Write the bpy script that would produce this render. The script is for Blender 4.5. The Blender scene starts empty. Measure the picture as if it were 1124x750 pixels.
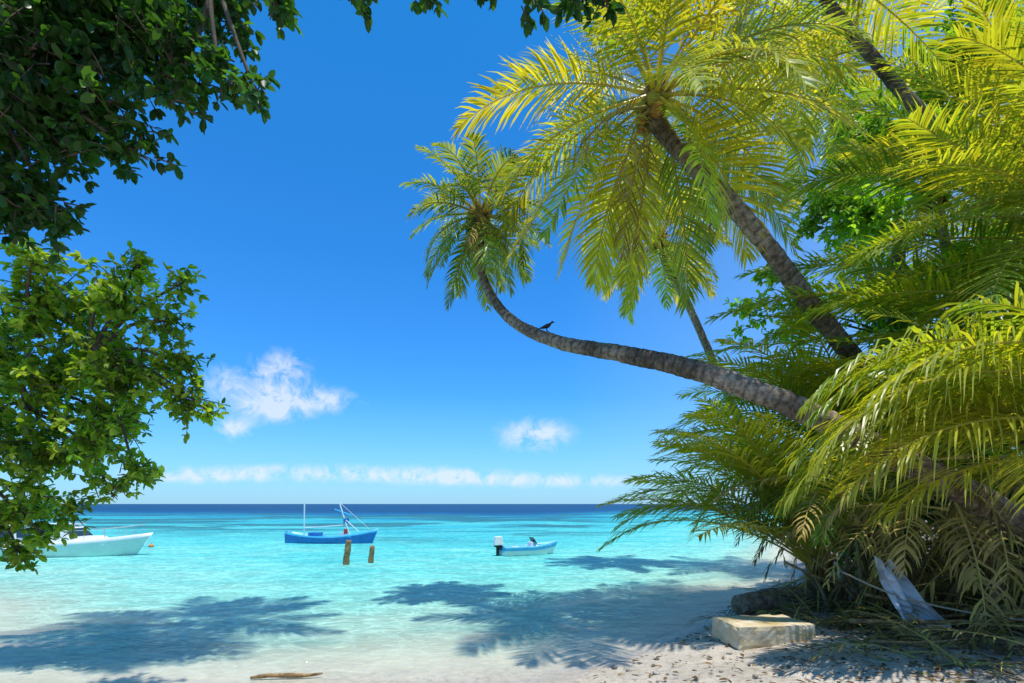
import bpy, math, random
from mathutils import Vector, noise
from math import sin, cos, pi, radians, exp, sinh, sqrt
R = random.Random(7)
UP = Vector((0,0,1))
scene = bpy.context.scene

# ------------------------------------------------------------------ helpers
class MB:
    def __init__(s): s.v=[]; s.f=[]; s.c=[]; s.m=[]
    def add(s, verts, faces, col=(1,1,1), mi=0, cols=None):
        o=len(s.v)
        s.v.extend([tuple(v) for v in verts])
        s.c.extend(cols if cols else [col]*len(verts))
        for f in faces:
            s.f.append(tuple(i+o for i in f)); s.m.append(mi)
    def build(s, name, mats, origin=(0,0,0), parent=None, smooth=True):
        me=bpy.data.meshes.new(name)
        ox,oy,oz=origin
        me.from_pydata([(x-ox,y-oy,z-oz) for x,y,z in s.v],[],s.f)
        for m in mats: me.materials.append(m)
        me.polygons.foreach_set('material_index', s.m)
        me.polygons.foreach_set('use_smooth',[smooth]*len(s.f))
        a=me.color_attributes.new('Col','FLOAT_COLOR','POINT')
        fl=[]
        for c in s.c: fl.extend((c[0],c[1],c[2],1.0))
        a.data.foreach_set('color',fl)
        me.update()
        ob=bpy.data.objects.new(name,me)
        scene.collection.objects.link(ob)
        if parent is not None:
            ob.parent=parent
        else:
            ob.location=origin
        return ob

def empty(name, loc, rotz=0):
    e=bpy.data.objects.new(name,None); e.location=loc; e.rotation_euler=(0,0,rotz)
    e.empty_display_size=.3
    scene.collection.objects.link(e); return e

def catmull(pts, step):
    P=[Vector(p) for p in pts]
    P=[P[0]*2-P[1]]+P+[P[-1]*2-P[-2]]
    out=[]; tt=[]
    n=len(P)-3
    for i in range(n):
        a,b,c,d=P[i:i+4]
        m=max(2,int((c-b).length/step))
        for k in range(m):
            t=k/m
            out.append(.5*((2*b)+(c-a)*t+(2*a-5*b+4*c-d)*t*t+(3*b-a-3*c+d)*t**3))
            tt.append(i+t)
    out.append(P[-2]); tt.append(n)
    return out,tt

def tube(mb, pts, rad, n=8, col=(1,1,1), mi=0, step=.1, fn=None, cap=True, cfn=None):
    P,T=catmull(pts,step)
    vs=[];cols=[]
    prev=None
    for i,p in enumerate(P):
        tan=(P[min(i+1,len(P)-1)]-P[max(i-1,0)]).normalized()
        if prev is None: a=tan.orthogonal().normalized()
        else: a=(prev-tan*prev.dot(tan)).normalized()
        prev=a; b=tan.cross(a)
        k=int(T[i]); fr=T[i]-k
        r=rad[k] if k>=len(rad)-1 else rad[k]*(1-fr)+rad[k+1]*fr
        cc=cfn(i,p) if cfn else col
        for j in range(n):
            an=2*pi*j/n
            rr=r*(fn(i,j,p+a*cos(an)*r+b*sin(an)*r) if fn else 1)
            vs.append(p+a*cos(an)*rr+b*sin(an)*rr); cols.append(cc)
    fs=[]
    nr=len(P)
    for i in range(nr-1):
        for j in range(n):
            j2=(j+1)%n
            fs.append((i*n+j,i*n+j2,(i+1)*n+j2,(i+1)*n+j))
    if cap:
        fs.append(tuple(range(n-1,-1,-1))); o=(nr-1)*n
        fs.append(tuple(o+j for j in range(n)))
    mb.add(vs,fs,col,mi,cols)

def interp(x,T):
    if x<=T[0][0]: return T[0][1]
    for (a,b),(c,d) in zip(T,T[1:]):
        if x<=c: return b+(d-b)*(x-a)/(c-a)
    return T[-1][1]

# ------------------------------------------------------------------ node helpers
def newmat(name):
    m=bpy.data.materials.new(name); m.use_nodes=True
    nt=m.node_tree; nt.nodes.clear()
    out=nt.nodes.new('ShaderNodeOutputMaterial')
    return m,nt,out
def N(nt,t,**kw):
    n=nt.nodes.new(t)
    for k,v in kw.items(): setattr(n,k,v)
    return n
def setin(nt,sock,v):
    if isinstance(v,bpy.types.NodeSocket): nt.links.new(v,sock)
    else: sock.default_value=v
def M(nt,op,a,b=0.0,c=None,clamp=False):
    n=N(nt,'ShaderNodeMath',operation=op,use_clamp=clamp)
    setin(nt,n.inputs[0],a); setin(nt,n.inputs[1],b)
    if c is not None: setin(nt,n.inputs[2],c)
    return n.outputs[0]
def MIX(nt,f,a,b,blend='MIX'):
    n=N(nt,'ShaderNodeMix',data_type='RGBA',blend_type=blend)
    setin(nt,n.inputs[0],f)
    for s,v in ((n.inputs[6],a),(n.inputs[7],b)):
        if isinstance(v,tuple): v=(v[0],v[1],v[2],1.0)
        setin(nt,s,v)
    return n.outputs[2]
def RAMP(nt,f,stops,interp_='LINEAR'):
    n=N(nt,'ShaderNodeValToRGB'); cr=n.color_ramp; cr.interpolation=interp_
    while len(cr.elements)<len(stops): cr.elements.new(.5)
    for e,(p,c) in zip(cr.elements,stops):
        e.position=p; e.color=(c[0],c[1],c[2],1) if isinstance(c,tuple) else (c,c,c,1)
    setin(nt,n.inputs[0],f); return n.outputs[0]
def NOISE(nt,vec,scale,detail=3,rough=.5,dist=0):
    n=N(nt,'ShaderNodeTexNoise'); n.inputs['Scale'].default_value=scale
    n.inputs['Detail'].default_value=detail; n.inputs['Roughness'].default_value=rough
    n.inputs['Distortion'].default_value=dist
    if vec is not None: nt.links.new(vec,n.inputs['Vector'])
    return n.outputs['Fac']
def BUMP(nt,h,strength=.5,dist=.02):
    n=N(nt,'ShaderNodeBump'); n.inputs['Strength'].default_value=strength
    n.inputs['Distance'].default_value=dist
    nt.links.new(h,n.inputs['Height']); return n.outputs[0]

def leaf_mat(name, trans=.45, rough=.4, tgain=(1.5,1.5,.7), spec=.4):
    m,nt,out=newmat(name)
    col=N(nt,'ShaderNodeAttribute',attribute_name='Col').outputs['Color']
    p=N(nt,'ShaderNodeBsdfPrincipled')
    nt.links.new(col,p.inputs['Base Color']); p.inputs['Roughness'].default_value=rough
    p.inputs['Specular IOR Level'].default_value=spec
    t=N(nt,'ShaderNodeBsdfTranslucent')
    tc=MIX(nt,1.0,col,tgain,'MULTIPLY'); nt.links.new(tc,t.inputs[0])
    mx=N(nt,'ShaderNodeMixShader'); mx.inputs[0].default_value=trans
    nt.links.new(p.outputs[0],mx.inputs[1]); nt.links.new(t.outputs[0],mx.inputs[2])
    nt.links.new(mx.outputs[0],out.inputs[0]); return m

def simple_mat(name,col,rough=.5,nscale=8,var=.25,bump=.2,bdist=.01,metal=0,spec=.5,attr=False,col2=None):
    m,nt,out=newmat(name)
    tc=N(nt,'ShaderNodeNewGeometry').outputs['Position']
    nz=NOISE(nt,tc,nscale,5,.6)
    c2=col2 if col2 else tuple(x*(1-var) for x in col)
    f=RAMP(nt,nz,[(.35,0.0),(.65,1.0)])
    c=MIX(nt,f,c2,col)
    if attr:
        c=MIX(nt,1.0,c,N(nt,'ShaderNodeAttribute',attribute_name='Col').outputs['Color'],'MULTIPLY')
    p=N(nt,'ShaderNodeBsdfPrincipled'); nt.links.new(c,p.inputs['Base Color'])
    p.inputs['Roughness'].default_value=rough; p.inputs['Metallic'].default_value=metal
    p.inputs['Specular IOR Level'].default_value=spec
    if bump: nt.links.new(BUMP(nt,NOISE(nt,tc,nscale*4,4,.6),bump,bdist),p.inputs['Normal'])
    nt.links.new(p.outputs[0],out.inputs[0]); return m

M_PALM=leaf_mat('palm_leaf',.52,.34,(2.0,1.65,.4),.5)
M_LEAF=leaf_mat('broad_leaf',.45,.4,(1.7,1.7,.45),.4)
M_BARK=simple_mat('palm_bark',(.38,.30,.22),.9,11,.5,.9,.04,spec=.15,attr=True,col2=(.13,.09,.065))
M_BRANCH=simple_mat('branch_bark',(.16,.12,.08),.85,12,.5,.6,.01,spec=.2)
M_DEAD=leaf_mat('dead_leaf',.2,.8,(1.1,1,.9),.1)
M_WOOD=simple_mat('weathered_wood',(.42,.27,.12),.8,14,.5,.6,.01,spec=.2,col2=(.16,.09,.04))
M_LOG=simple_mat('log_bark',(.46,.33,.22),.9,7,.6,.9,.04,spec=.1,col2=(.16,.10,.06))
M_CONC=simple_mat('old_concrete',(.62,.54,.38),.9,4,.4,.7,.02,spec=.2,col2=(.46,.34,.15))
M_STONE=simple_mat('coral_stone',(.50,.45,.38),.9,14,.5,.6,.01,spec=.2,attr=True)
M_ROPE=simple_mat('old_rope',(.45,.38,.28),.9,30,.3,.5,.005,spec=.1)
M_WHITE=simple_mat('white_paint',(.78,.79,.78),.3,3,.08,0)
M_PALE=simple_mat('pale_green_paint',(.55,.72,.66),.35,3,.1,0)
M_BLUE=simple_mat('blue_paint',(.02,.20,.55),.35,4,.25,0)
M_LBLUE=simple_mat('light_blue_paint',(.08,.50,.80),.35,4,.2,0)
M_GLASS=simple_mat('dark_window',(.03,.05,.06),.08,3,.2,0)
M_BLACK=simple_mat('black_rubber',(.02,.02,.022),.5,5,.2,0)
M_RED=simple_mat('red_cloth',(.6,.05,.03),.7,8,.2,0)
M_ORANGE=simple_mat('orange_float',(.8,.25,.03),.5,8,.2,0)
M_METAL=simple_mat('steel_rail',(.6,.6,.6),.3,8,.1,0,metal=.8)
M_FEATHER=simple_mat('black_feather',(.018,.018,.024),.45,40,.3,.3)
M_SACK=simple_mat('white_plastic_sack',(.68,.69,.70),.5,6,.25,.3,.01)

# ------------------------------------------------------------------ terrain
SH=[(-200,60),(-60,25),(-14,11),(-9,7.2),(-7.5,6.0),(-4,6.3),(-1.5,6.9),(.5,7.2),(2.1,8.7),(3.6,10.3),(5.3,12.4),(7.3,14.2),(9,16),(14,25),(25,45),(60,100),(300,130)]
DP=[(0,0),(1.0,.04),(2.5,.16),(5,.40),(9,.72),(20,1.2),(45,1.9),(62,2.4),(85,4.2),(110,8),(200,25)]
def ground_z(x,y):
    w=noise.noise(Vector((x*.35,y*.35,3.1)))*.5 if abs(x)<60 and y<60 else 0
    d=(interp(x,SH)+w-y)*.8
    if d>=0:
        z=1.15*(1-exp(-d*.12))
        z+= .06*noise.noise(Vector((x*.9,y*.9,0)))*min(1,d) + .04*noise.noise(Vector((x*3.5,y*3.5,5)))*min(1,d)
    else:
        z=-interp(-d,DP)
        z+=.06*noise.noise(Vector((x*.3,y*.45,9)))*min(1,-d*.4)
    return z
xs=[3*sinh(-8+16*i/320) for i in range(321)]
ys_=[9+3*sinh(-3+11*i/240) for i in range(241)]
gv=[];wv=[];dep=[]
for y in ys_:
    for x in xs:
        z=ground_z(x,y); gv.append((x,y,z)); wv.append((x,y,0)); dep.append(-z)
W=len(xs)
gf=[(j*W+i,j*W+i+1,(j+1)*W+i+1,(j+1)*W+i) for j in range(len(ys_)-1) for i in range(W-1)]
def sheet(name,vs,mat,attr=None):
    me=bpy.data.meshes.new(name); me.from_pydata(vs,[],gf)
    me.polygons.foreach_set('use_smooth',[True]*len(gf))
    me.materials.append(mat)
    if attr:
        a=me.attributes.new('depth','FLOAT','POINT'); a.data.foreach_set('value',attr)
    ob=bpy.data.objects.new(name,me); scene.collection.objects.link(ob); return ob
# sand
m,nt,out=newmat('coral_sand')
pos=N(nt,'ShaderNodeNewGeometry').outputs['Position']
sep=N(nt,'ShaderNodeSeparateXYZ'); nt.links.new(pos,sep.inputs[0])
n1=NOISE(nt,pos,1.3,4,.6); n2=NOISE(nt,pos,38,3,.7); n3=NOISE(nt,pos,7,6,.7,.6)
c=MIX(nt,RAMP(nt,n1,[(.3,0.),(.7,1.)]),(.48,.42,.33),(.70,.62,.50))
c=MIX(nt,RAMP(nt,n2,[(.32,.5),(.55,0.)]),c,(.28,.23,.17))
c=MIX(nt,M(nt,'MULTIPLY',RAMP(nt,n3,[(.53,0.),(.63,1.)]),.6),c,(.24,.18,.13))
# humus and litter-stained sand beneath the palms
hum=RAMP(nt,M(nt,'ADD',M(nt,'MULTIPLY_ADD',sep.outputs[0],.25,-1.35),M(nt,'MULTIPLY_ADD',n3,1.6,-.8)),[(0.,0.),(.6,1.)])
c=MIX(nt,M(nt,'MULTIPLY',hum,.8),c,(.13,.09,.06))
under=RAMP(nt,M(nt,'MULTIPLY_ADD',sep.outputs[2],4.0,.5),[(.3,1.),(.5,0.)])
c=MIX(nt,under,c,MIX(nt,n1,(.64,.57,.43),(.77,.71,.57)))
wet=RAMP(nt,M(nt,'MULTIPLY_ADD',sep.outputs[2],4.0,.5),[(.45,0.),(.50,1.),(.56,1.),(.70,0.)])
c=MIX(nt,M(nt,'MULTIPLY',wet,.4),c,(.42,.35,.26))
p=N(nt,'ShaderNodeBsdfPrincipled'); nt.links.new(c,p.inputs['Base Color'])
nt.links.new(M(nt,'MULTIPLY_ADD',wet,-.5,.9),p.inputs['Roughness'])
h=M(nt,'ADD',n3,M(nt,'MULTIPLY',n2,.3))
nt.links.new(BUMP(nt,h,.9,.08),p.inputs['Normal'])
nt.links.new(p.outputs[0],out.inputs[0])
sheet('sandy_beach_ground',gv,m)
# water
m,nt,out=newmat('lagoon_water')
pos=N(nt,'ShaderNodeNewGeometry').outputs['Position']
d0=N(nt,'ShaderNodeAttribute',attribute_name='depth').outputs['Fac']
mp=N(nt,'ShaderNodeMapping'); mp.inputs['Scale'].default_value=(.5,1.4,1); nt.links.new(pos,mp.inputs[0])
patch=NOISE(nt,mp.outputs[0],.06,5,.6,.4)
patch2=NOISE(nt,mp.outputs[0],.5,4,.6,.5)
dd=M(nt,'MULTIPLY',d0,M(nt,'ADD',M(nt,'MULTIPLY_ADD',patch,1.6,.2),M(nt,'MULTIPLY_ADD',patch2,1.4,-.7)))
dn=M(nt,'POWER',M(nt,'DIVIDE',M(nt,'MAXIMUM',dd,0.0),10.0,clamp=True),.5)
col=RAMP(nt,dn,[(0,(.66,.76,.58)),(.12,(.46,.70,.55)),(.21,(.25,.62,.52)),(.33,(.09,.51,.48)),(.43,(.035,.39,.44)),(.54,(.008,.20,.34)),(.70,(.002,.085,.22)),(1,(.001,.055,.16))])
mpr=N(nt,'ShaderNodeMapping'); mpr.inputs['Scale'].default_value=(.45,1.0,1); mpr.inputs['Location'].default_value=(11,5,0); nt.links.new(pos,mpr.inputs[0])
reef=M(nt,'MULTIPLY',RAMP(nt,NOISE(nt,mpr.outputs[0],.07,6,.66,.6),[(.47,0.),(.53,1.)]),RAMP(nt,M(nt,'DIVIDE',d0,5.0,clamp=True),[(.23,0.),(.29,1.),(.7,1.),(1.,0.)]))
col=MIX(nt,M(nt,'MULTIPLY',reef,.85),col,(.022,.13,.155))
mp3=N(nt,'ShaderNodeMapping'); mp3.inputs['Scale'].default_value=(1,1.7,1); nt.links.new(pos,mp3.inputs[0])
def caustic_ridge(sc,k,dist):
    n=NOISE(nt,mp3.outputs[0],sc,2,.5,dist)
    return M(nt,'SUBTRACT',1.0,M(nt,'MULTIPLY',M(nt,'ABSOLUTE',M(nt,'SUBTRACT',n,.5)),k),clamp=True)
rg=M(nt,'ADD',M(nt,'POWER',caustic_ridge(1.9,9,.8),2.0),M(nt,'MULTIPLY',M(nt,'POWER',caustic_ridge(.6,9,.6),2.0),.6))
ca=M(nt,'MULTIPLY_ADD',rg,.42,.76)  # bright caustic light lines painted into the water colour
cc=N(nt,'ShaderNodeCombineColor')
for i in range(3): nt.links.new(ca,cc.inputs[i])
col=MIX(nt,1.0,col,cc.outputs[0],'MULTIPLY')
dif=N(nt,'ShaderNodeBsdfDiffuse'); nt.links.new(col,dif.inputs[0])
trn=N(nt,'ShaderNodeBsdfTransparent')
al=M(nt,'SUBTRACT',1.0,M(nt,'EXPONENT',M(nt,'MULTIPLY',M(nt,'MAXIMUM',d0,0.0),-4.5)))
body=N(nt,'ShaderNodeMixShader'); nt.links.new(al,body.inputs[0]); nt.links.new(trn.outputs[0],body.inputs[1]); nt.links.new(dif.outputs[0],body.inputs[2])
gl=N(nt,'ShaderNodeBsdfGlossy'); gl.inputs['Roughness'].default_value=.06
mp2=N(nt,'ShaderNodeMapping'); mp2.inputs['Scale'].default_value=(.7,1.3,1); nt.links.new(pos,mp2.inputs[0])
hh=M(nt,'ADD',NOISE(nt,mp2.outputs[0],1.6,4,.55,.3),M(nt,'MULTIPLY',NOISE(nt,mp2.outputs[0],7,2,.6),.4))
bm=BUMP(nt,hh,1.0,.18); nt.links.new(bm,gl.inputs['Normal'])
fr=N(nt,'ShaderNodeFresnel'); fr.inputs[0].default_value=1.33; nt.links.new(bm,fr.inputs['Normal'])
ff=M(nt,'MINIMUM',M(nt,'MULTIPLY',fr.outputs[0],.8),.17)
mx=N(nt,'ShaderNodeMixShader'); nt.links.new(ff,mx.inputs[0]); nt.links.new(body.outputs[0],mx.inputs[1]); nt.links.new(gl.outputs[0],mx.inputs[2])
nt.links.new(mx.outputs[0],out.inputs[0])
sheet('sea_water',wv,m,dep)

# ------------------------------------------------------------------ palms
GREEN=(.13,.30,.03); YEL=(.52,.50,.05); BR=(.30,.18,.08)
def lerpc(a,b,t): return tuple(a[i]*(1-t)+b[i]*t for i in range(3))
def frond(mb,p0,az,el,L,droop,leaf=.9,hang=.35,col=GREEN,n=46,w=.05,azd=0,roll=0,start=.2,rr=.03,ragged=.05,rcol=None):
    p=Vector(p0); ds=L/n; P=[];T=[]
    for i in range(n+1):
        t=i/n; e=radians(el-droop*t**1.4); a=radians(az+azd*t*t)
        tan=Vector((cos(e)*cos(a),cos(e)*sin(a),sin(e)))
        P.append(p.copy());T.append(tan); p=p+tan*ds
    rc=rcol or lerpc(col,(.55,.50,.14),.6)
    vs=[];fs=[]
    for i in range(0,n+1,2):
        t=i/n; r=rr*(1-.85*t)*(1+1.2*max(0,.12-t)/.12)
        s=T[i].cross(UP); s=s.normalized() if s.length>1e-3 else Vector((1,0,0)); nn=s.cross(T[i])
        for k in range(4):
            a=pi/2*k+pi/4; vs.append(P[i]+s*cos(a)*r*1.2+nn*sin(a)*r)
    for i in range(len(vs)//4-1):
        for k in range(4):
            k2=(k+1)%4; fs.append((i*4+k,i*4+k2,i*4+4+k2,i*4+4+k))
    mb.add(vs,fs,rc)
    rl=radians(roll)
    for i in range(n+1):
        t=i/n
        if t<start: continue
        tt=(t-start)/(1-start); tan=T[i]
        s=tan.cross(UP); s=s.normalized() if s.length>1e-3 else Vector((1,0,0)); nn=s.cross(tan)
        s,nn=s*cos(rl)+nn*sin(rl), nn*cos(rl)-s*sin(rl)
        f=max(.28,1-((tt-.35)/.78)**2)
        for sg in (-1,1):
            if R.random()<ragged: continue
            a=radians(24+38*tt+R.uniform(-7,7))
            l=leaf*f*R.uniform(.85,1.08)/3
            d=(s*sg*cos(a)+tan*sin(a)+nn*R.uniform(0,.28)).normalized()
            q=P[i]+tan*R.uniform(-.3,.3)*ds
            hg=hang*R.uniform(.6,1.6)
            ww=(.6,1.0,.7)
            V=[]
            for k in range(3):
                wvv=tan-d*tan.dot(d); wvv=wvv.normalized() if wvv.length>1e-3 else s
                V+= [q+wvv*w*.5*ww[k], q-wvv*w*.5*ww[k]]
                q=q+d*l
                d=(d+Vector((0,0,-hg*(.5+.5*k)))).normalized()
            V.append(q)
            c=lerpc(col,YEL,max(0,R.uniform(-.25,.45))); g=R.uniform(.65,1.2); c=tuple(x*g for x in c)
            ct=lerpc(c,(.42,.30,.08),R.uniform(0,.5))
            mb.add(V,[(0,1,3,2),(2,3,5,4),(4,5,6)],c,0,[c]*6+[ct])

def trunk_fn(seed):
    def fn(i,j,p):
        ph=(i%4)/4.0
        return 1+.08*(1-ph)+.10*noise.noise(p*5+Vector((seed,0,0)))
    return fn
def trunk_c(seed):
    def fn(i,p):
        g=(.6 if i%4==3 else (1.1 if i%4==0 else 1.0))*(.95+.8*noise.noise(p*1.5+Vector((seed,3,0))))
        return (g,g,g*.97)
    return fn
def sphere(mb,c,r,col=(1,1,1),mi=0,n=10,m=7,sc=(1,1,1)):
    vs=[];fs=[]
    for i in range(m+1):
        th=pi*i/m
        for j in range(n):
            ph=2*pi*j/n
            vs.append((c[0]+r*sc[0]*sin(th)*cos(ph),c[1]+r*sc[1]*sin(th)*sin(ph),c[2]+r*sc[2]*cos(th)))
    for i in range(m):
        for j in range(n):
            j2=(j+1)%n; fs.append((i*n+j,(i+1)*n+j,(i+1)*n+j2,i*n+j2))
    mb.add(vs,fs,col,mi)

def palm(trunk_pts,radii,crown_c,nf,L,leaf,hang,seed,elr=(78,-45),azs=None,col=GREEN,yel=.3,nl=44,w=.05,droop=(45,75),extra=None,nuts=True,name='coconut_palm',dead=2):
    global R
    R=random.Random(seed)
    base=trunk_pts[-1]
    e=empty(name,base)
    mb=MB(); tube(mb,trunk_pts,radii,14,(1,1,1),0,.045,trunk_fn(seed),True,trunk_c(seed)); mb.build('trunk',[M_BARK],base,e)
    mb=MB(); c=Vector(crown_c)
    for i in range(nf):
        k=i/max(1,nf-1)
        az=(i*137.5+R.uniform(-15,15))%360
        if azs and i%3: az=azs[0]+(azs[1]-azs[0])*((i*.618+R.uniform(-.1,.1))%1)
        el=elr[0]+(elr[1]-elr[0])*k**.9+R.uniform(-8,8)
        cc=lerpc(col,YEL,min(1,max(0,yel*R.uniform(0,2))))
        g=R.uniform(.75,1.15); cc=tuple(x*g for x in cc)
        off=Vector((cos(radians(az)),sin(radians(az)),0))*.1
        frond(mb,c+off+Vector((0,0,.25*(1-k))),az,el,L*R.uniform(.82,1.08)*(.75 if k<.1 else 1),R.uniform(*droop)*(1 if el>-20 else .6),leaf,hang,cc,nl,w,R.uniform(-25,25),R.uniform(-25,25))
    if extra:
        for (p0,az,el,LL,dr,lf,hg,yy) in extra:
            frond(mb,p0,az,el,LL,dr,lf,hg,lerpc(col,YEL,yy),int(LL*14),w,R.uniform(-8,8),R.uniform(-20,20),start=.08)
    mb.build('fronds',[M_PALM],base,e)
    if dead:
        mb=MB()
        for i in range(dead):
            frond(mb,c+Vector((0,0,-.1)),R.uniform(0,360),R.uniform(-45,-20),L*.7,55,leaf*.7,.9,lerpc(BR,(.50,.36,.12),R.random()),28,w*.9,ragged=.3)
        for i in range(10):
            a=i*.63; d=Vector((cos(a),sin(a),0))
            tube(mb,[c+d*.1+Vector((0,0,-.35)),c+d*.2,c+d*.32+Vector((0,0,.3))],[.06,.05,.02],5,(.26,.16,.06),0,.1)
        mb.build('dead_fronds',[M_DEAD],base,e)
    if nuts:
        mb=MB()
        for i in range(10):
            a=R.uniform(0,6.28); sphere(mb,c+Vector((cos(a)*.28,sin(a)*.28,R.uniform(-.45,-.1))),R.uniform(.09,.13),R.choice([(.34,.30,.05),(.42,.20,.04),(.14,.2,.04)]),0,sc=(1,1,1.2))
        mb.build('coconuts',[M_DEAD],base,e)
    return e

# leaning palm that reaches over the lagoon
palm([(-.80,13.0,9.45),(-.79,13,9.1),(-.67,12.5,7.9),(-.04,11.7,6.72),(.905,10.6,5.86),(2.0,9.6,5.32),(3.1,8.8,4.81),(3.9,8.2,4.30),(4.47,7.9,3.94),(5.6,7.9,3.38),(6.9,7.8,2.68),(8.2,7.8,1.85),(9.2,7.9,.8)],
     [.09,.09,.10,.11,.13,.145,.16,.17,.175,.18,.20,.23,.30],(-.80,13,9.7),40,2.15,.62,.4,11,elr=(80,-60),yel=.18,col=(.12,.24,.06),nl=38,w=.042,droop=(40,85),dead=4)
# large palm overhead
palm([(2.80,10,10.1),(2.85,10,9.85),(3.45,9.8,9.0),(4.11,9.7,8.24),(5.02,9.8,7.26),(5.95,10.2,6.46),(7.59,11,5.3),(9.4,11.8,3.6),(10.6,12,1.9),(11.5,12,.6)],
     [.12,.13,.145,.155,.16,.17,.18,.20,.24,.32],(2.80,10,10.35),40,4.0,1.05,.28,23,elr=(82,-60),yel=.6,col=(.14,.29,.03),nl=60,w=.045,droop=(35,70),dead=5)
# palms farther back
palm([(5.8,20,12.4),(6.1,20,11.6),(6.94,19.8,9.9),(8.47,19.6,6.2),(10.6,19,1.0)],[.11,.12,.13,.15,.22],(5.75,20,12.75),32,3.1,.9,.3,35,elr=(80,-60),yel=.8,col=(.2,.34,.06),nl=40,w=.06,droop=(40,70))
palm([(11.2,18,16.6),(12,18,13),(13,18,8),(13.5,18,1)],[.12,.13,.15,.22],(11.1,18,16.9),30,4.2,1.0,.3,36,elr=(80,-60),yel=.8,col=(.2,.34,.06),nl=44,w=.06)
palm([(12.5,15,11.2),(13,15,8),(13.5,15,1)],[.12,.13,.22],(12.4,15,11.6),28,4.2,1.0,.3,37,elr=(80,-50),yel=.5,col=(.15,.31,.04),nl=44,w=.06)
# palm with the crown above the picture on the right
palm([(6.2,11,14.2),(6.9,11,13.1),(8.28,11,11.46),(11,11,8.2),(14,11,1)],[.10,.11,.12,.14,.25],(6.1,11,14.4),26,4.0,1.05,.3,41,yel=.5,col=(.15,.30,.03),nl=52,w=.045,droop=(45,75))
# palms at the right-hand edge, close by
def ext(lst,k):
    return [((p[0]*k,p[1]*k,2.5+(p[2]-2.5)*k),a,e_,L*k*.95,d,lf,h,y) for (p,a,e_,L,d,lf,h,y) in lst]
palm([(11.6,9.6,6.9),(11.8,9.7,4),(11.9,9.8,.9)],[.16,.18,.28],(11.5,9.6,7.1),34,6.2,1.15,.22,52,elr=(82,-30),azs=(150,225),col=(.11,.29,.035),yel=.35,nl=80,w=.042,droop=(25,65),nuts=False,dead=0,
  extra=ext([((8.6,7.6,4.4),178,14,6.2,26,1.0,.35,.15),((8.6,7.7,5.0),176,30,5.4,40,1.0,.25,.1),((8.7,7.3,5.4),172,58,5.2,40,1.1,.2,.2),((8.6,7.8,5.6),180,8,4.8,25,1.1,.25,.4),((8.4,7.6,4.8),180,24,5.8,45,1.0,.3,.2),((8.8,8.2,6.6),175,40,5.0,60,1.1,.25,.1),((9.0,7.4,7.0),180,70,4.5,50,1.1,.2,.3),((9.0,8.4,8.2),178,10,4.6,40,1.1,.25,.4),
  ((8.6,7.2,4.9),184,18,5.0,40,1.1,.3,.3),((8.6,7.0,4.5),186,10,4.4,35,1.1,.35,.1),((8.5,7.3,6.2),182,-5,4.6,20,1.1,.25,.2),((8.7,7.5,7.4),184,-15,4.8,15,1.1,.25,.15)],1.28))
palm([(7.6,6.2,3.0),(7.9,6.3,2),(8.0,6.4,1.0)],[.14,.18,.25],(7.6,6.2,3.3),9,2.8,1.1,.6,63,elr=(60,15),azs=(150,210),col=(.17,.32,.04),yel=.5,nl=48,w=.034,droop=(40,70),nuts=False,dead=1,
  extra=[((7.5,6.1,3.6),180,26,4.2,85,1.2,.8,.45),((7.5,6.5,3.4),176,20,4.3,80,1.15,.75,.4),((7.4,6.3,3.4),183,12,3.6,60,1.15,.85,.7),((7.5,6.0,4.0),184,22,3.5,65,1.15,.75,.4),((7.6,6.5,4.0),178,30,4.0,80,1.15,.7,.2),
  ((7.5,6.8,3.7),180,16,3.9,62,1.2,.8,.4),((7.6,7.0,3.3),178,14,3.9,60,1.2,.8,.2),((7.6,6.6,3.0),182,8,3.0,50,1.2,.85,.65),((7.7,6.9,4.2),182,14,3.9,55,1.2,.75,.1),((7.9,6.9,4.6),180,10,4.0,50,1.2,.7,.15)])
# low young palms arching over the shore
palm([(6.7,11.2,.9),(6.9,11.3,.3)],[.2,.3],(6.7,11.2,1.1),30,4.9,1.05,.35,74,elr=(80,38),azs=(140,215),col=(.22,.40,.05),yel=.6,nl=60,w=.042,droop=(45,85),nuts=False,dead=5)
palm([(8.2,12.0,3.0),(8.6,12.3,.5)],[.18,.28],(8.1,12.0,3.3),34,4.6,1.05,.3,85,elr=(85,5),azs=(140,230),col=(.17,.36,.05),yel=.4,nl=56,w=.045,droop=(45,80),nuts=False,dead=5)
palm([(10.9,10.6,3.6),(11.2,10.8,.9)],[.18,.28],(10.8,10.6,3.9),30,4.8,1.1,.3,96,elr=(80,-5),azs=(130,240),col=(.14,.32,.04),yel=.4,nl=54,w=.045,droop=(45,85),nuts=False,dead=5)
# palm whose crown is over the left shallows, above the picture
palm([(-5.3,8.4,15.4),(-6.2,8.4,14.5),(-9.0,8.0,12.0),(-11.4,6.8,6.5),(-12,5.5,.9)],[.12,.13,.17,.22,.3],(-5.2,8.4,15.7),28,3.4,.95,.3,107,elr=(70,-20),nl=40,w=.06)

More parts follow.
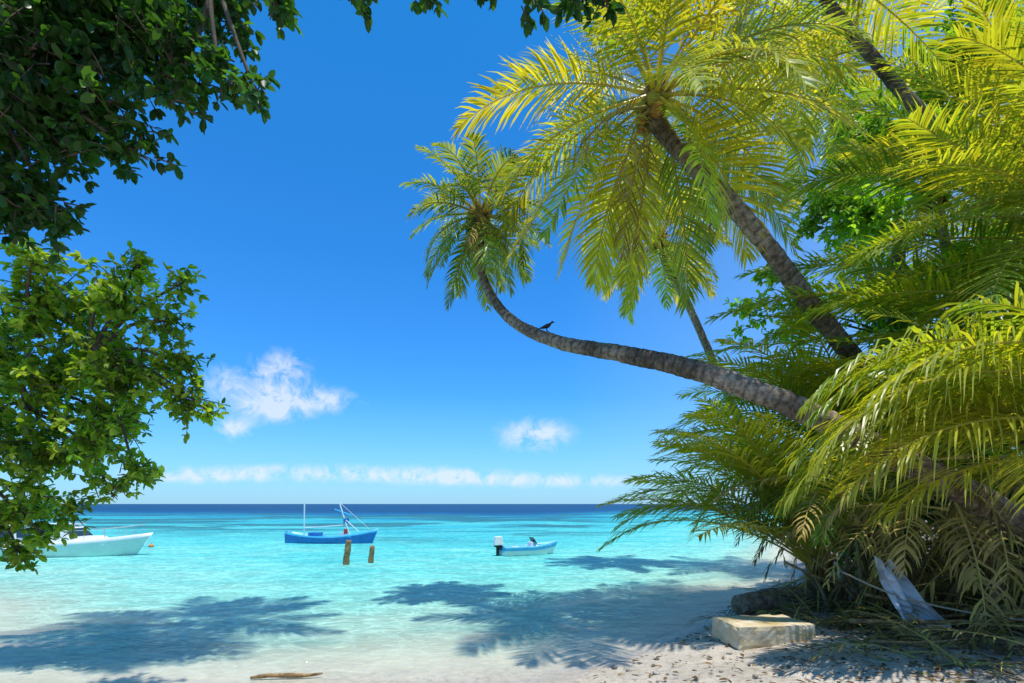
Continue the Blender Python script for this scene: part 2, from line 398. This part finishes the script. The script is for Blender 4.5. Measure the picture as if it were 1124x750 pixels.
# ------------------------------------------------------------------ broadleaf trees
def leaf(mb,p,d,nrm,l,wd,col):
    s=d.cross(nrm); s=s.normalized() if s.length>1e-3 else Vector((1,0,0)); nn=s.cross(d).normalized()
    t=p+d*l-nn*l*.12
    V=[p,p+d*l*.38+s*wd*.5+nn*l*.05,p+d*l*.78+s*wd*.38,t,p+d*l*.78-s*wd*.38,p+d*l*.38-s*wd*.5+nn*l*.05]
    mb.add(V,[(0,1,2,3),(0,3,4,5)],col)
def rnd_dir():
    while True:
        v=Vector((R.uniform(-1,1),R.uniform(-1,1),R.uniform(-1,1)))
        if .05<v.length<1: return v.normalized()
def clump(mb,mt,c,r,ntw,ls,col,col2):
    c=Vector(c)
    g0=R.uniform(.8,1.2)
    for i in range(ntw):
        d=rnd_dir(); d.z=d.z*.75+.05; d.normalize()
        p=c+rnd_dir()*r*R.uniform(0,.6); L=r*R.uniform(.3,.7)
        n=max(3,int(L/(ls*.38)))
        q=p.copy(); dd=d.copy(); pts=[p.copy()]
        cc=lerpc(col,col2,R.random()**1.3); g=g0*R.uniform(.75,1.2)
        for k in range(n):
            q=q+dd*(L/n); dd=(dd+Vector((0,0,-.05))+rnd_dir()*.12).normalized(); pts.append(q.copy())
            for _ in range(1 if k<n-1 else 5):
                o=rnd_dir(); ld=(dd*.5+o*.9+Vector((0,0,-.15))).normalized()
                nr=(UP+rnd_dir()*.6).normalized()
                s=ls*R.uniform(.6,1.15); gg=g*R.uniform(.75,1.2)
                leaf(mb,q,ld,nr,s,s*.55,tuple(x*gg for x in cc))
        tube(mt,[pts[0],pts[len(pts)//2],pts[-1]],[.010,.007,.004],3,(1,1,1),0,.3,cap=False)
def broadtree(name,base,trunk,clumps,ls,dens,col,col2,seed,hub):
    global R
    R=random.Random(seed)
    e=empty(name,base)
    mb=MB(); mt=MB()
    tube(mt,trunk[0],trunk[1],12,(1,1,1),0,.15,lambda i,j,p:1+.12*noise.noise(p*3))
    hubs=[Vector(h) for h in hub]
    for (c,r) in clumps:
        clump(mb,mt,c,r,max(6,int(dens*r*r)),ls,col,col2)
        c=Vector(c); h=min(hubs,key=lambda q:(q-c).length)
        mid=(h+c)/2+Vector((R.uniform(-.1,.1),R.uniform(-.1,.1),R.uniform(.05,.3)))
        tube(mt,[h,mid,c,c+(c-mid).normalized()*r*.5],[.035,.025,.015,.006],6,(1,1,1),0,.15,cap=False)
    mt.build('trunk_and_branches',[M_BRANCH],base,e)
    mb.build('foliage',[M_LEAF],base,e)
    return e

broadtree('broadleaf_tree',(-8.2,3.5,.6),([(-7.0,5,7.2),(-7.4,4.8,5.5),(-7.9,4.2,3),(-8.2,3.5,.4)],[.12,.2,.28,.38]),
 [((-4.64,5,7.06),.85),((-3.84,5,7.1),.75),((-4.6,5,6.2),.75),((-3.95,5,6.35),.55),((-4.75,5,5.5),.5),((-3.31,5,6.95),.5),((-2.85,5,6.65),.38),((-2.5,5,6.5),.26),
  ((-4.45,5,5.3),.35),((-3.7,5,5.95),.32),((-3.3,5,6.5),.3),((-5.2,5.2,6.6),.8),((-5.3,5.1,5.6),.7),((-4.5,5.6,8.0),1.0),((-3.2,5.4,7.9),.7),((-5.9,5,7.6),1.0),((-2.4,5.2,7.6),.35),  # highest clumps, largely out of view, added to shade the foliage below
  ((-.82,5,7.5),.28),((-.3,5,7.58),.27),((.2,5.1,7.55),.26),((.62,5,7.50),.25),((-1.5,5.1,7.75),.3),((.9,5.3,7.75),.25),((-4.4,4.6,6.6),.6),((-4.0,4.7,7.4),.6)],
 .13,170,(.022,.075,.016),(.06,.15,.02),5,
 [(-7.0,5,7.2),(-6,5,6.8),(-5.2,5,6.6),(-5,5,7.6),(-4,5.2,7.8),(-3,5.2,7.9),(-2,5.2,8.0),(-1,5.2,8.0),(0,5.2,8.0)])
broadtree('broadleaf_tree',(-10.5,7.5,.5),([(-9.0,8,5.2),(-9.6,7.9,3.5),(-10.2,7.7,2),(-10.5,7.5,.2)],[.12,.18,.25,.36]),
 [((-7.29,8,5.6),.85),((-6.2,8,5.75),.7),((-5.4,8,5.35),.5),((-5.15,8,5.95),.35),((-5.9,8,6.2),.4),((-7.3,8,4.5),.9),((-6.05,8,4.5),.85),((-5.1,8,4.1),.5),((-4.75,8,3.95),.25),((-5.2,8,4.7),.5),
  ((-7.43,8,3.35),.85),((-6.4,8,3.5),.7),((-5.9,8,3.0),.45),((-7.5,8,2.5),.6),((-6.85,8,2.4),.38),((-7.7,8,1.75),.4),((-7.3,8,2.0),.35),((-6.3,8,2.75),.35),((-8.2,8,5),.9),((-8.3,8,3.8),.8),((-6.9,8.6,5.0),.8),((-6.7,8.5,3.9),.7),((-7.0,7.5,6.0),.5),((-7.9,8,2.2),.5)],
 .145,150,(.13,.28,.02),(.40,.50,.06),6,
 [(-9.0,8,5.2),(-8.2,8,5.4),(-7.4,8,5.1),(-7.6,8,4.0),(-8.4,8,3.0),(-6.6,8,4.8)])
broadtree('broadleaf_tree',(10.8,14.2,.9),([(10.6,14,10),(10.5,14,7),(10.6,14,4),(10.8,14.2,.7)],[.14,.22,.3,.42]),
 [((8.2,13.5,10.3),1.0),((9.2,13.5,10.0),1.4),((11.05,13.5,11.8),1.7),((11.7,13.5,14.2),1.8),((6.9,13.5,8.6),.6),((6.3,13.8,7.6),.75),((7.8,13.5,7.6),1.2),((10.1,13.5,7.7),1.5),((12.4,13.5,8.8),1.6),
  ((9,14,5.3),1.4),((11.5,13.5,5.2),1.7),((10.1,13.5,2.8),1.4),((12.4,13.5,2.6),1.6),((8.8,14,2.8),.9),((13.6,13.5,12),1.6),((9.8,14,12.6),1.1)],
 .20,60,(.14,.32,.02),(.34,.50,.06),8,
 [(10.6,14,10),(10.5,14,7),(10.6,14,4),(10.6,14,2),(11.5,13.7,12)])
# undergrowth behind the palms
R=random.Random(31)
mb=MB();mt=MB()
for i in range(30):
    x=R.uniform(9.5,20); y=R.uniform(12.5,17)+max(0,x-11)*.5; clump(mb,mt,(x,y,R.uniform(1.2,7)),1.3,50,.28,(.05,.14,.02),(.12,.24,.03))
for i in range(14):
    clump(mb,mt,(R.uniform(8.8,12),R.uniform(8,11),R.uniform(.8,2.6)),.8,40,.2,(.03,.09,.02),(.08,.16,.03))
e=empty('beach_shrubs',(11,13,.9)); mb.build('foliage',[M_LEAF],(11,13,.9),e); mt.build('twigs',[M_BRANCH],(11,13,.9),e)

# ------------------------------------------------------------------ boats
def hull(L,B,Hb,Hs,Hm,draft,floor,mats_rows,ns=22,sternw=.75,bow_pow=2.2,rake=.6):
    mb=MB(); rows=9; vs=[]; fs=[]
    for i in range(ns+1):
        t=i/ns; x=-L/2+L*t
        b=B/2*(sternw+(1-sternw)*sin(min(1,t/.45)*pi/2))*(1-max(0,(t-.45)/.55)**bow_pow)
        b=max(b,.012)
        if t<.5: sh=Hm+(Hs-Hm)*(1-t/.5)**2
        else: sh=Hm+(Hb-Hm)*((t-.5)/.5)**2
        kz=-draft*(1-max(0,(t-.6)/.4)**2)
        fl=min(floor,sh-.02) ; rk=lambda z:(z/max(sh,.01))*rake*max(0,(t-.7)/.3)**1.5
        prof=[(0,kz),(.55*b,kz*.7),(.85*b,0.02),(.93*b,sh*.55),(.97*b,sh*.78),(b,sh),(b*.90,sh),(b*.80,fl),(0,fl)]
        for (yy,zz) in prof: vs.append((x+rk(zz),yy,zz))
        for (yy,zz) in prof: vs.append((x+rk(zz),-yy,zz))
    S=rows*2
    for i in range(ns):
        for r in range(rows-1):
            a=i*S+r; fs.append(((a,a+1,a+S+1,a+S),mats_rows[r]))
            a=i*S+rows+r; fs.append(((a,a+S,a+S+1,a+1),mats_rows[r]))
    for r in range(8):
        fs.append(((r,rows+r,rows+r+1,r+1),mats_rows[r]))
    mb.v+=vs; mb.c+=[(1,1,1)]*len(vs)
    for f,k in fs: mb.f.append(f); mb.m.append(k)
    return mb
def box(mb,c,s,mi=0,rot=0,taper=(1,1),shift=0):
    vs=[]
    for z in (-1,1):
        k=(1,1) if z<0 else taper
        for (x,y) in ((-1,-1),(1,-1),(1,1),(-1,1)):
            X=x*s[0]/2*k[0]+(shift if z>0 else 0); Y=y*s[1]/2*k[1]
            vs.append((c[0]+X*cos(rot)-Y*sin(rot),c[1]+X*sin(rot)+Y*cos(rot),c[2]+z*s[2]/2))
    mb.add(vs,[(3,2,1,0),(4,5,6,7),(0,1,5,4),(1,2,6,5),(2,3,7,6),(3,0,4,7)],(1,1,1),mi)
def rod(mb,a,b,r,mi=0,r2=None,n=8):
    tube(mb,[a,b],[r,r2 if r2 is not None else r],n,(1,1,1),mi,max(.05,(Vector(b)-Vector(a)).length/2.01))
def bevel(ob,w=.02,s=2):
    b=ob.modifiers.new('b','BEVEL'); b.width=w; b.segments=s; b.limit_method='ANGLE'

# blue fishing boat
e=empty('fishing_boat',(-11.6,32.5,0),radians(-4))
mb=hull(5.6,1.5,.95,.75,.45,.25,.18,[1,1,1,1,2,2,3,3],sternw=.35,rake=.4)
mb.build('hull',[M_BLUE,M_BLUE,M_LBLUE,M_LBLUE],(0,0,0),e)
mb=MB()
for x in (-1.6,-.6,.5,1.5): box(mb,(x,0,.42),(.22,1.15,.04),0)
box(mb,(-.9,0,.52),(.7,.6,.3),1)
box(mb,(.9,.1,.55),(.35,.45,.28),2)
box(mb,(1.15,-.2,.75),(.18,.15,.3),3)
rod(mb,(-1.65,0,.1),(-1.62,0,2.6),.045,4)
rod(mb,(1.45,0,.1),(.65,0,2.6),.045,4); rod(mb,(1.05,0,1.5),(1.9,0,.75),.03,4)
rod(mb,(.65,0,2.6),(2.6,0,.9),.012,4)
rod(mb,(.35,0,2.15),(1.5,0,1.75),.035,0); rod(mb,(-1.62,0,.95),(1.1,0,1.15),.03,4)
box(mb,(1.1,0,1.42),(.35,.04,.3),1,.4)
ob=mb.build('mast_and_gear',[M_LBLUE,M_BLUE,M_WHITE,M_RED,M_WHITE],(0,0,0),e,False)

# white cabin motor boat
e=empty('cabin_motorboat',(-22.2,24.6,0),radians(5))
mb=hull(7.8,2.3,1.1,.62,.68,.3,.5,[3,3,1,1,0,0,0,0],sternw=.82,rake=.8,bow_pow=2.5)
mb.build('hull',[M_WHITE,M_PALE,M_BLUE,M_LBLUE],(0,0,0),e)
mb=MB()
box(mb,(-.1,0,1.0),(3.6,1.75,.85),0,taper=(.72,.82),shift=-.22)
box(mb,(1.9,0,.76),(1.9,1.3,.36),0,taper=(.55,.7),shift=-.3)
box(mb,(-.45,0,1.50),(2.95,1.65,.08),0)
box(mb,(-2.6,0,1.72),(1.7,1.6,.05),0)
for x in (-3.35,-1.9):
    for y in (-.72,.72): rod(mb,(x,y,.55),(x,y,1.7),.022,2)
for sy in (-1,1):
    for (x,w_) in ((-1.25,.62),(-.5,.62),(.25,.62)):
        y0,y1=.846,.776
        vs=[(x-w_/2,sy*y0,.92),(x+w_/2,sy*y0,.92),(x+w_/2-.06,sy*y1,1.30),(x-w_/2-.06,sy*y1,1.30)]
        mb.add(vs,[(0,1,2,3)],(1,1,1),1)
mb.add([(1.50,-.68,.92),(1.50,.68,.92),(1.16,.62,1.32),(1.16,-.62,1.32)],[(0,1,2,3)],(1,1,1),1)
for s in (-1,1): tube(mb,[(1.2,s*.75,1.2),(2.4,s*.6,1.28),(3.6,s*.25,1.4),(4.35,0,1.5)],[.018]*4,6,(1,1,1),2,.2)
for x,y in ((2.0,.68),(2.8,.5),(3.6,.25)):
    for s in (-1,1): rod(mb,(x,s*y,.7),(x,s*y,1.3),.014,2)
rod(mb,(-.6,0,1.4),(-.8,0,2.2),.02,2)
sphere(mb,(-3.4,-.95,.35),.14,(1,1,1),0,sc=(1,1,1.6)); sphere(mb,(-1,-1.12,.3),.13,(1,1,1),0,sc=(1,1,1.6))
mb.build('cabin_and_rails',[M_WHITE,M_GLASS,M_METAL],(0,0,0),e,False)

# small outboard skiff
e=empty('small_motorboat',(.75,25.2,0),radians(24))
mb=hull(2.8,1.2,.66,.44,.44,.18,.15,[1,1,0,1,2,0,1,1],sternw=.85,rake=.35)
mb.build('hull',[M_WHITE,M_LBLUE,M_LBLUE],(0,0,0),e)
mb=MB()
box(mb,(-.5,0,.36),(.3,.9,.06),0); box(mb,(.25,0,.45),(.35,.5,.35),0,taper=(.7,.8))
mb.add([(.4,-.32,.52),(.4,.32,.52),(.22,.28,.85),(.22,-.28,.85)],[(0,1,2,3)],(1,1,1),2)
box(mb,(.85,0,.47),(.7,.7,.05),1,taper=(.8,.6))
box(mb,(-1.55,0,.72),(.46,.34,.42),0,taper=(.75,.75)); box(mb,(-1.55,0,.46),(.36,.26,.09),3)
box(mb,(-1.57,0,.12),(.16,.10,.58),3); box(mb,(-1.55,0,-.12),(.34,.12,.08),3); box(mb,(-1.40,0,.38),(.14,.3,.2),3)
ob=mb.build('outboard_engine_and_seats',[M_WHITE,M_LBLUE,M_GLASS,M_BLACK],(0,0,0),e,False); bevel(ob,.03,2)

# ------------------------------------------------------------------ posts, buoys
for (x,y,r,h,ln) in ((-6.8,21.0,.13,1.0,.10),(-5.95,21.6,.11,.72,.06)):
    mb=MB(); tube(mb,[(x,y,-1.5),(x,y,0),(x+ln*.6,y,h*.6),(x+ln,y,h)],[r,r,r*.95,r*.85],10,(1,1,1),0,.08,lambda i,j,p:1+.2*noise.noise(p*7))
    mb.build('wooden_post',[M_WOOD],(x,y,0))
for (x,y) in ((-20.8,29.5),):
    mb=MB(); sphere(mb,(x,y,.05),.12,sc=(1.2,1,1)); tube(mb,[(x,y,.1),(x+.02,y,.28)],[.03,.02],6); mb.build('mooring_buoy',[M_ORANGE],(x,y,0))

# ------------------------------------------------------------------ concrete slab
def slab(name,c,s,rot,mat,seed):
    mb=MB(); vs={};V=[];F=[]
    A,B_,C=16,8,5
    def vid(i,j,k):
        key=(i,j,k)
        if key not in vs:
            p=Vector(((i/A-.5)*s[0],(j/B_-.5)*s[1],(k/C-.5)*s[2]))
            q=p+Vector((seed,0,0))
            edge=(i in(0,A))+(j in(0,B_))+(k in(0,C))
            if edge>=2: p=p-Vector((p.x/s[0],p.y/s[1],p.z/s[2])).normalized()*(.012+.05*max(0,noise.noise(q*5)))
            p=p+p.normalized()*(noise.noise(q*4)*.02+noise.noise(q*14)*.008)
            vs[key]=len(V); V.append(Vector((c[0]+p.x*cos(rot)-p.y*sin(rot),c[1]+p.x*sin(rot)+p.y*cos(rot),c[2]+p.z)))
        return vs[key]
    for i in range(A):
        for j in range(B_):
            F.append((vid(i,j,0),vid(i,j+1,0),vid(i+1,j+1,0),vid(i+1,j,0))); F.append((vid(i,j,C),vid(i+1,j,C),vid(i+1,j+1,C),vid(i,j+1,C)))
        for k in range(C):
            F.append((vid(i,0,k),vid(i+1,0,k),vid(i+1,0,k+1),vid(i,0,k+1))); F.append((vid(i,B_,k),vid(i,B_,k+1),vid(i+1,B_,k+1),vid(i+1,B_,k)))
    for j in range(B_):
        for k in range(C):
            F.append((vid(0,j,k),vid(0,j,k+1),vid(0,j+1,k+1),vid(0,j+1,k))); F.append((vid(A,j,k),vid(A,j+1,k),vid(A,j+1,k+1),vid(A,j,k+1)))
    mb.add(V,F); return mb.build(name,[mat],c,smooth=False)
z=ground_z(4.05,8.3)
slab('concrete_block',(4.05,8.3,z+.15),(1.30,.80,.36),radians(8),M_CONC,3)

# fallen log
mb=MB()
tube(mb,[(4.75,10.75,.38),(5.5,11.0,.42),(6.3,11.2,.50),(7.2,11.4,.62)],[.22,.24,.23,.25],18,(1,1,1),0,.07,lambda i,j,p:1+.14*noise.noise(p*3)+.1*noise.noise(p*11))
mb.build('driftwood_log',[M_LOG],(5.8,11.1,.3))

# branches / sticks on the sand
R=random.Random(3)
for pts,r in (([(6.2,9.0,.9),(7.2,8.6,.75),(8.6,8.2,.85)],.035),([(5.9,8.7,.62),(6.9,8.2,.70),(8.2,7.9,.9)],.03),([(5.6,10.5,1.3),(6.2,10.2,1.0),(7.0,9.9,.8)],.028),([(5.4,8.2,.62),(6.5,7.7,.72),(7.9,7.0,.95)],.04),([(4.9,7.0,.62),(5.5,6.8,.66),(6.3,6.9,.70)],.018)):
    mb=MB(); tube(mb,pts,[r,r*.9,r*.5],7,(1,1,1),0,.1,lambda i,j,p:1+.2*noise.noise(p*6)); mb.build('fallen_branch',[M_WOOD],pts[0])
mb=MB(); tube(mb,[(5.55,8.6,1.35),(6.0,8.1,1.08),(6.6,7.6,.92),(7.4,7.1,.86),(8.2,6.8,.95)],[.016]*5,7,(1,1,1),0,.06); mb.build('mooring_rope',[M_ROPE],(6.6,7.6,.9))
mb=MB()
tube(mb,[(-3.75,7.35,.0),(-3.45,7.37,.03),(-3.0,7.40,.02),(-2.75,7.43,.04)],[.02,.035,.03,.012],7,(1,1,1),0,.05,lambda i,j,p:1+.4*noise.noise(p*9)); mb.build('driftwood_stick',[M_WOOD],(-3.2,7.4,0))

# white sack caught among the stems
mb=MB(); V=[];F=[]; n=22
for j in range(n+1):
    for i in range(n+1):
        s=i/n; t=j/n
        wid=.18+.62*t
        x=5.95+.45*t+(s-.5)*wid; y=8.2-.35*t*t
        z=1.62-.98*t-.10*sin(s*pi)
        q=Vector((s*3,t*3,0)); dsp=noise.noise(q)*.25+noise.noise(q*3)*.09
        V.append((x+dsp*.4,y+dsp+.07*sin(s*16+t*5),z+dsp*.5+.05*sin(s*11)*t))
for j in range(n):
    for i in range(n): a=j*(n+1)+i; F.append((a,a+1,a+n+2,a+n+1))
mb.add(V,F); mb.build('plastic_sack',[M_SACK],(6.2,8.2,.6))

# leaf litter
mb=MB(); R=random.Random(12)
for i in range(9000):
    x=R.uniform(1,10); y=R.uniform(4,13)
    d=interp(x,SH)-y
    if d<.5 or R.random()>min(1,(.13+ (d/7)**2*.6 + (max(0,x-4.4)/2.5))): continue
    z=ground_z(x,y)+R.uniform(.01,.04)
    an=R.uniform(0,6.28); dr=Vector((cos(an),sin(an),R.uniform(-.15,.25))).normalized(); l=R.uniform(.03,.14)
    leaf(mb,Vector((x,y,z)),dr,(UP+rnd_dir()*.4).normalized(),l,l*R.uniform(.15,.5),lerpc((.08,.05,.03),(.34,.22,.10),R.random()))
for i in range(230):
    x=R.uniform(4.7,9.8); y=R.uniform(6.0,12)
    if interp(x,SH)-y<1: continue
    frond(mb,(x,y,ground_z(x,y)+R.uniform(.05,.5)*min(1,max(0,x-6))),R.uniform(0,360),R.uniform(0,30),R.uniform(.6,1.8),R.uniform(20,70),.4,.3,lerpc((.09,.055,.03),(.42,.29,.13),R.random()),16,.03,ragged=.4,rr=.015)
for i in range(70):
    x=R.uniform(6.2,9.6); y=R.uniform(7.6,11)
    frond(mb,(x,y,R.uniform(1.7,3.4)),R.uniform(120,300),R.uniform(-50,20),R.uniform(1.5,2.7),R.uniform(50,80),.6,.8,lerpc((.15,.09,.04),(.60,.44,.15),R.random()),26,.04,ragged=.3,rr=.02)
for i in range(40):
    x=R.uniform(6.4,9.4); y=R.uniform(7.8,11); z=ground_z(x,y)
    a=R.uniform(0,6.28); d=Vector((cos(a)*R.uniform(.2,1.2),sin(a)*.5,R.uniform(.8,1.8)))
    c=lerpc((.16,.10,.05),(.45,.33,.17),R.random())
    p=Vector((x,y,z)); tube(mb,[p,p+d*.5+Vector((0,0,.1)),p+d],[.05,.035,.015],5,c,0,.15)
mb.build('leaf_litter',[M_DEAD],(6,9,.5))
# coral rubble
mb=MB()
for i in range(420):
    x=R.uniform(1.2,8.5); y=R.uniform(5,12.5); d=interp(x,SH)-y
    if d<.25 or (d>1.2 and R.random()<.5 and x<4): continue
    r=R.uniform(.010,.035)*(2 if R.random()<.06 else 1); g=R.uniform(.35,1.25)
    sphere(mb,(x,y,ground_z(x,y)+r*.3),r,(g,g,g),0,6,4,(R.uniform(.8,1.4),R.uniform(.8,1.4),R.uniform(.5,.9)))
mb.build('coral_rubble',[M_STONE],(4,8,.3))

# ------------------------------------------------------------------ crow on the leaning trunk
def crow(loc,rotz):
    e=empty('crow',loc,rotz)
    mb=MB()
    st=[(-.19,-.045,.018,.004),(-.13,-.03,.028,.010),(-.08,-.01,.036,.026),(-.03,.005,.048,.044),(.02,.02,.050,.050),(.06,.045,.042,.044),(.085,.075,.029,.032),(.10,.10,.028,.029),(.122,.108,.024,.024),(.137,.106,.011,.011),(.155,.101,.008,.007),(.178,.093,.002,.002)]
    n=12;V=[];F=[]
    for (x,z,a,b) in st:
        for j in range(n): V.append((x,a*cos(2*pi*j/n),z+b*sin(2*pi*j/n)))
    for i in range(len(st)-1):
        for j in range(n): j2=(j+1)%n; F.append((i*n+j,i*n+j2,(i+1)*n+j2,(i+1)*n+j))
    F.append(tuple(range(n))); F.append(tuple((len(st)-1)*n+j for j in range(n)))
    mb.add(V,F)
    for s in (-1,1):
        V=[];F=[]
        w=[(.055,.045,.004,.01),(.03,.03,.010,.034),(-.02,.012,.012,.036),(-.08,-.012,.009,.024),(-.15,-.035,.003,.006)]
        for (x,z,a,b) in w:
            for j in range(8): V.append((x,s*(.045-.02*abs(x+.02)*5)+a*cos(2*pi*j/8),z+b*sin(2*pi*j/8)))
        for i in range(4):
            for j in range(8): j2=(j+1)%8; F.append((i*8+j,i*8+j2,(i+1)*8+j2,(i+1)*8+j))
        mb.add(V,F)
        tube(mb,[(0,s*.022,-.02),(-.008,s*.024,-.06),(.004,s*.024,-.098)],[.012,.006,.004],6,(1,1,1),1,.02)
        for a in (-.5,0,.5,pi): tube(mb,[(.004,s*.024,-.098),(.004+.028*cos(a),s*.024+.028*sin(a),-.102)],[.004,.002],5,(1,1,1),1,.02)
    mb.build('body',[M_FEATHER,M_BLACK],(0,0,0),e)
crow((.74,10.8,6.23),radians(10))

# ------------------------------------------------------------------ world, sun
TO=Vector((.11,-.14,1)).normalized()
el=math.asin(TO.z); azs=math.atan2(TO.x,TO.y)
w=bpy.data.worlds.new('World'); scene.world=w; w.use_nodes=True
nt=w.node_tree; nt.nodes.clear()
out=N(nt,'ShaderNodeOutputWorld'); bg=N(nt,'ShaderNodeBackground')
sky=N(nt,'ShaderNodeTexSky',sky_type='NISHITA'); sky.sun_disc=False
sky.sun_elevation=el; sky.sun_rotation=azs; sky.air_density=1.0; sky.dust_density=.3; sky.ozone_density=3.0
gen=N(nt,'ShaderNodeTexCoord').outputs['Generated']
sp=N(nt,'ShaderNodeSeparateXYZ'); nt.links.new(gen,sp.inputs[0])
tc=RAMP(nt,sp.outputs[2],[(0,(.46,.88,1.0)),(.12,(.30,.85,1.0)),(.42,(.18,.83,1.0)),(.75,(.12,.90,1.0))])
tint=MIX(nt,1.0,MIX(nt,1.0,sky.outputs[0],tc,'MULTIPLY'),(1.05,1.06,1.50),'MULTIPLY')
hz=RAMP(nt,sp.outputs[2],[(0,1.),(.03,.7),(.20,0.)])
tint=MIX(nt,M(nt,'MULTIPLY',hz,.6),tint,(2.5,4.6,6.4))
hx=M(nt,'MULTIPLY',RAMP(nt,sp.outputs[0],[(.1,0.),(.65,1.)]),.34)
tint=MIX(nt,hx,tint,(3.4,5.0,6.8))
yy=M(nt,'MAXIMUM',sp.outputs[1],.05)
U=M(nt,'DIVIDE',sp.outputs[0],yy); V_=M(nt,'DIVIDE',sp.outputs[2],yy)
tot=None
for (u,v,a,b,s) in ((-.455,.250,.060,.040,1.1),(-.475,.190,.068,.027,1.3),(-.545,.148,.030,.018,1.2),(-.56,.235,.042,.030,.8),(-.37,.20,.058,.020,1.05),(.045,.133,.062,.027,1.1),(-.40,.060,.28,.014,1.15),(-.16,.052,.09,.012,1.1),(.06,.045,.18,.012,1.0),(-.62,.052,.10,.010,.9)):
    du=M(nt,'DIVIDE',M(nt,'SUBTRACT',U,u),a); dv=M(nt,'DIVIDE',M(nt,'SUBTRACT',V_,v),b)
    g=M(nt,'MULTIPLY',M(nt,'EXPONENT',M(nt,'MULTIPLY',M(nt,'ADD',M(nt,'MULTIPLY',du,du),M(nt,'MULTIPLY',dv,dv)),-1.0)),s)
    tot=g if tot is None else M(nt,'ADD',tot,g)
nz=NOISE(nt,gen,24,6,.66,.5)
cl=RAMP(nt,M(nt,'MULTIPLY',tot,M(nt,'MULTIPLY_ADD',nz,4.4,-1.4)),[(.1,0.),(1.,1.)])
fwd=M(nt,'GREATER_THAN',sp.outputs[1],.06)
cl=M(nt,'MULTIPLY',M(nt,'MULTIPLY',cl,fwd),.75)
skc=MIX(nt,cl,tint,(5.8,6.3,7.0))
nt.links.new(skc,bg.inputs[0]); bg.inputs[1].default_value=.145
nt.links.new(bg.outputs[0],out.inputs[0])
sd=bpy.data.lights.new('sun','SUN'); sd.energy=4.9; sd.angle=radians(.5); sd.color=(1,.95,.87)
so=bpy.data.objects.new('sun',sd); scene.collection.objects.link(so)
so.rotation_euler=TO.to_track_quat('Z','Y').to_euler(); so.location=(0,0,30)

cam=bpy.data.cameras.new('camera'); co=bpy.data.objects.new('camera',cam); scene.collection.objects.link(co)
co.location=(0,0,2.5); co.rotation_euler=(radians(90),0,0)
cam.lens=18; cam.sensor_width=36; cam.shift_y=178/1124; cam.clip_end=20000; cam.clip_start=.05
scene.camera=co
scene.view_settings.view_transform='Standard'; scene.view_settings.look='None'; scene.view_settings.exposure=0
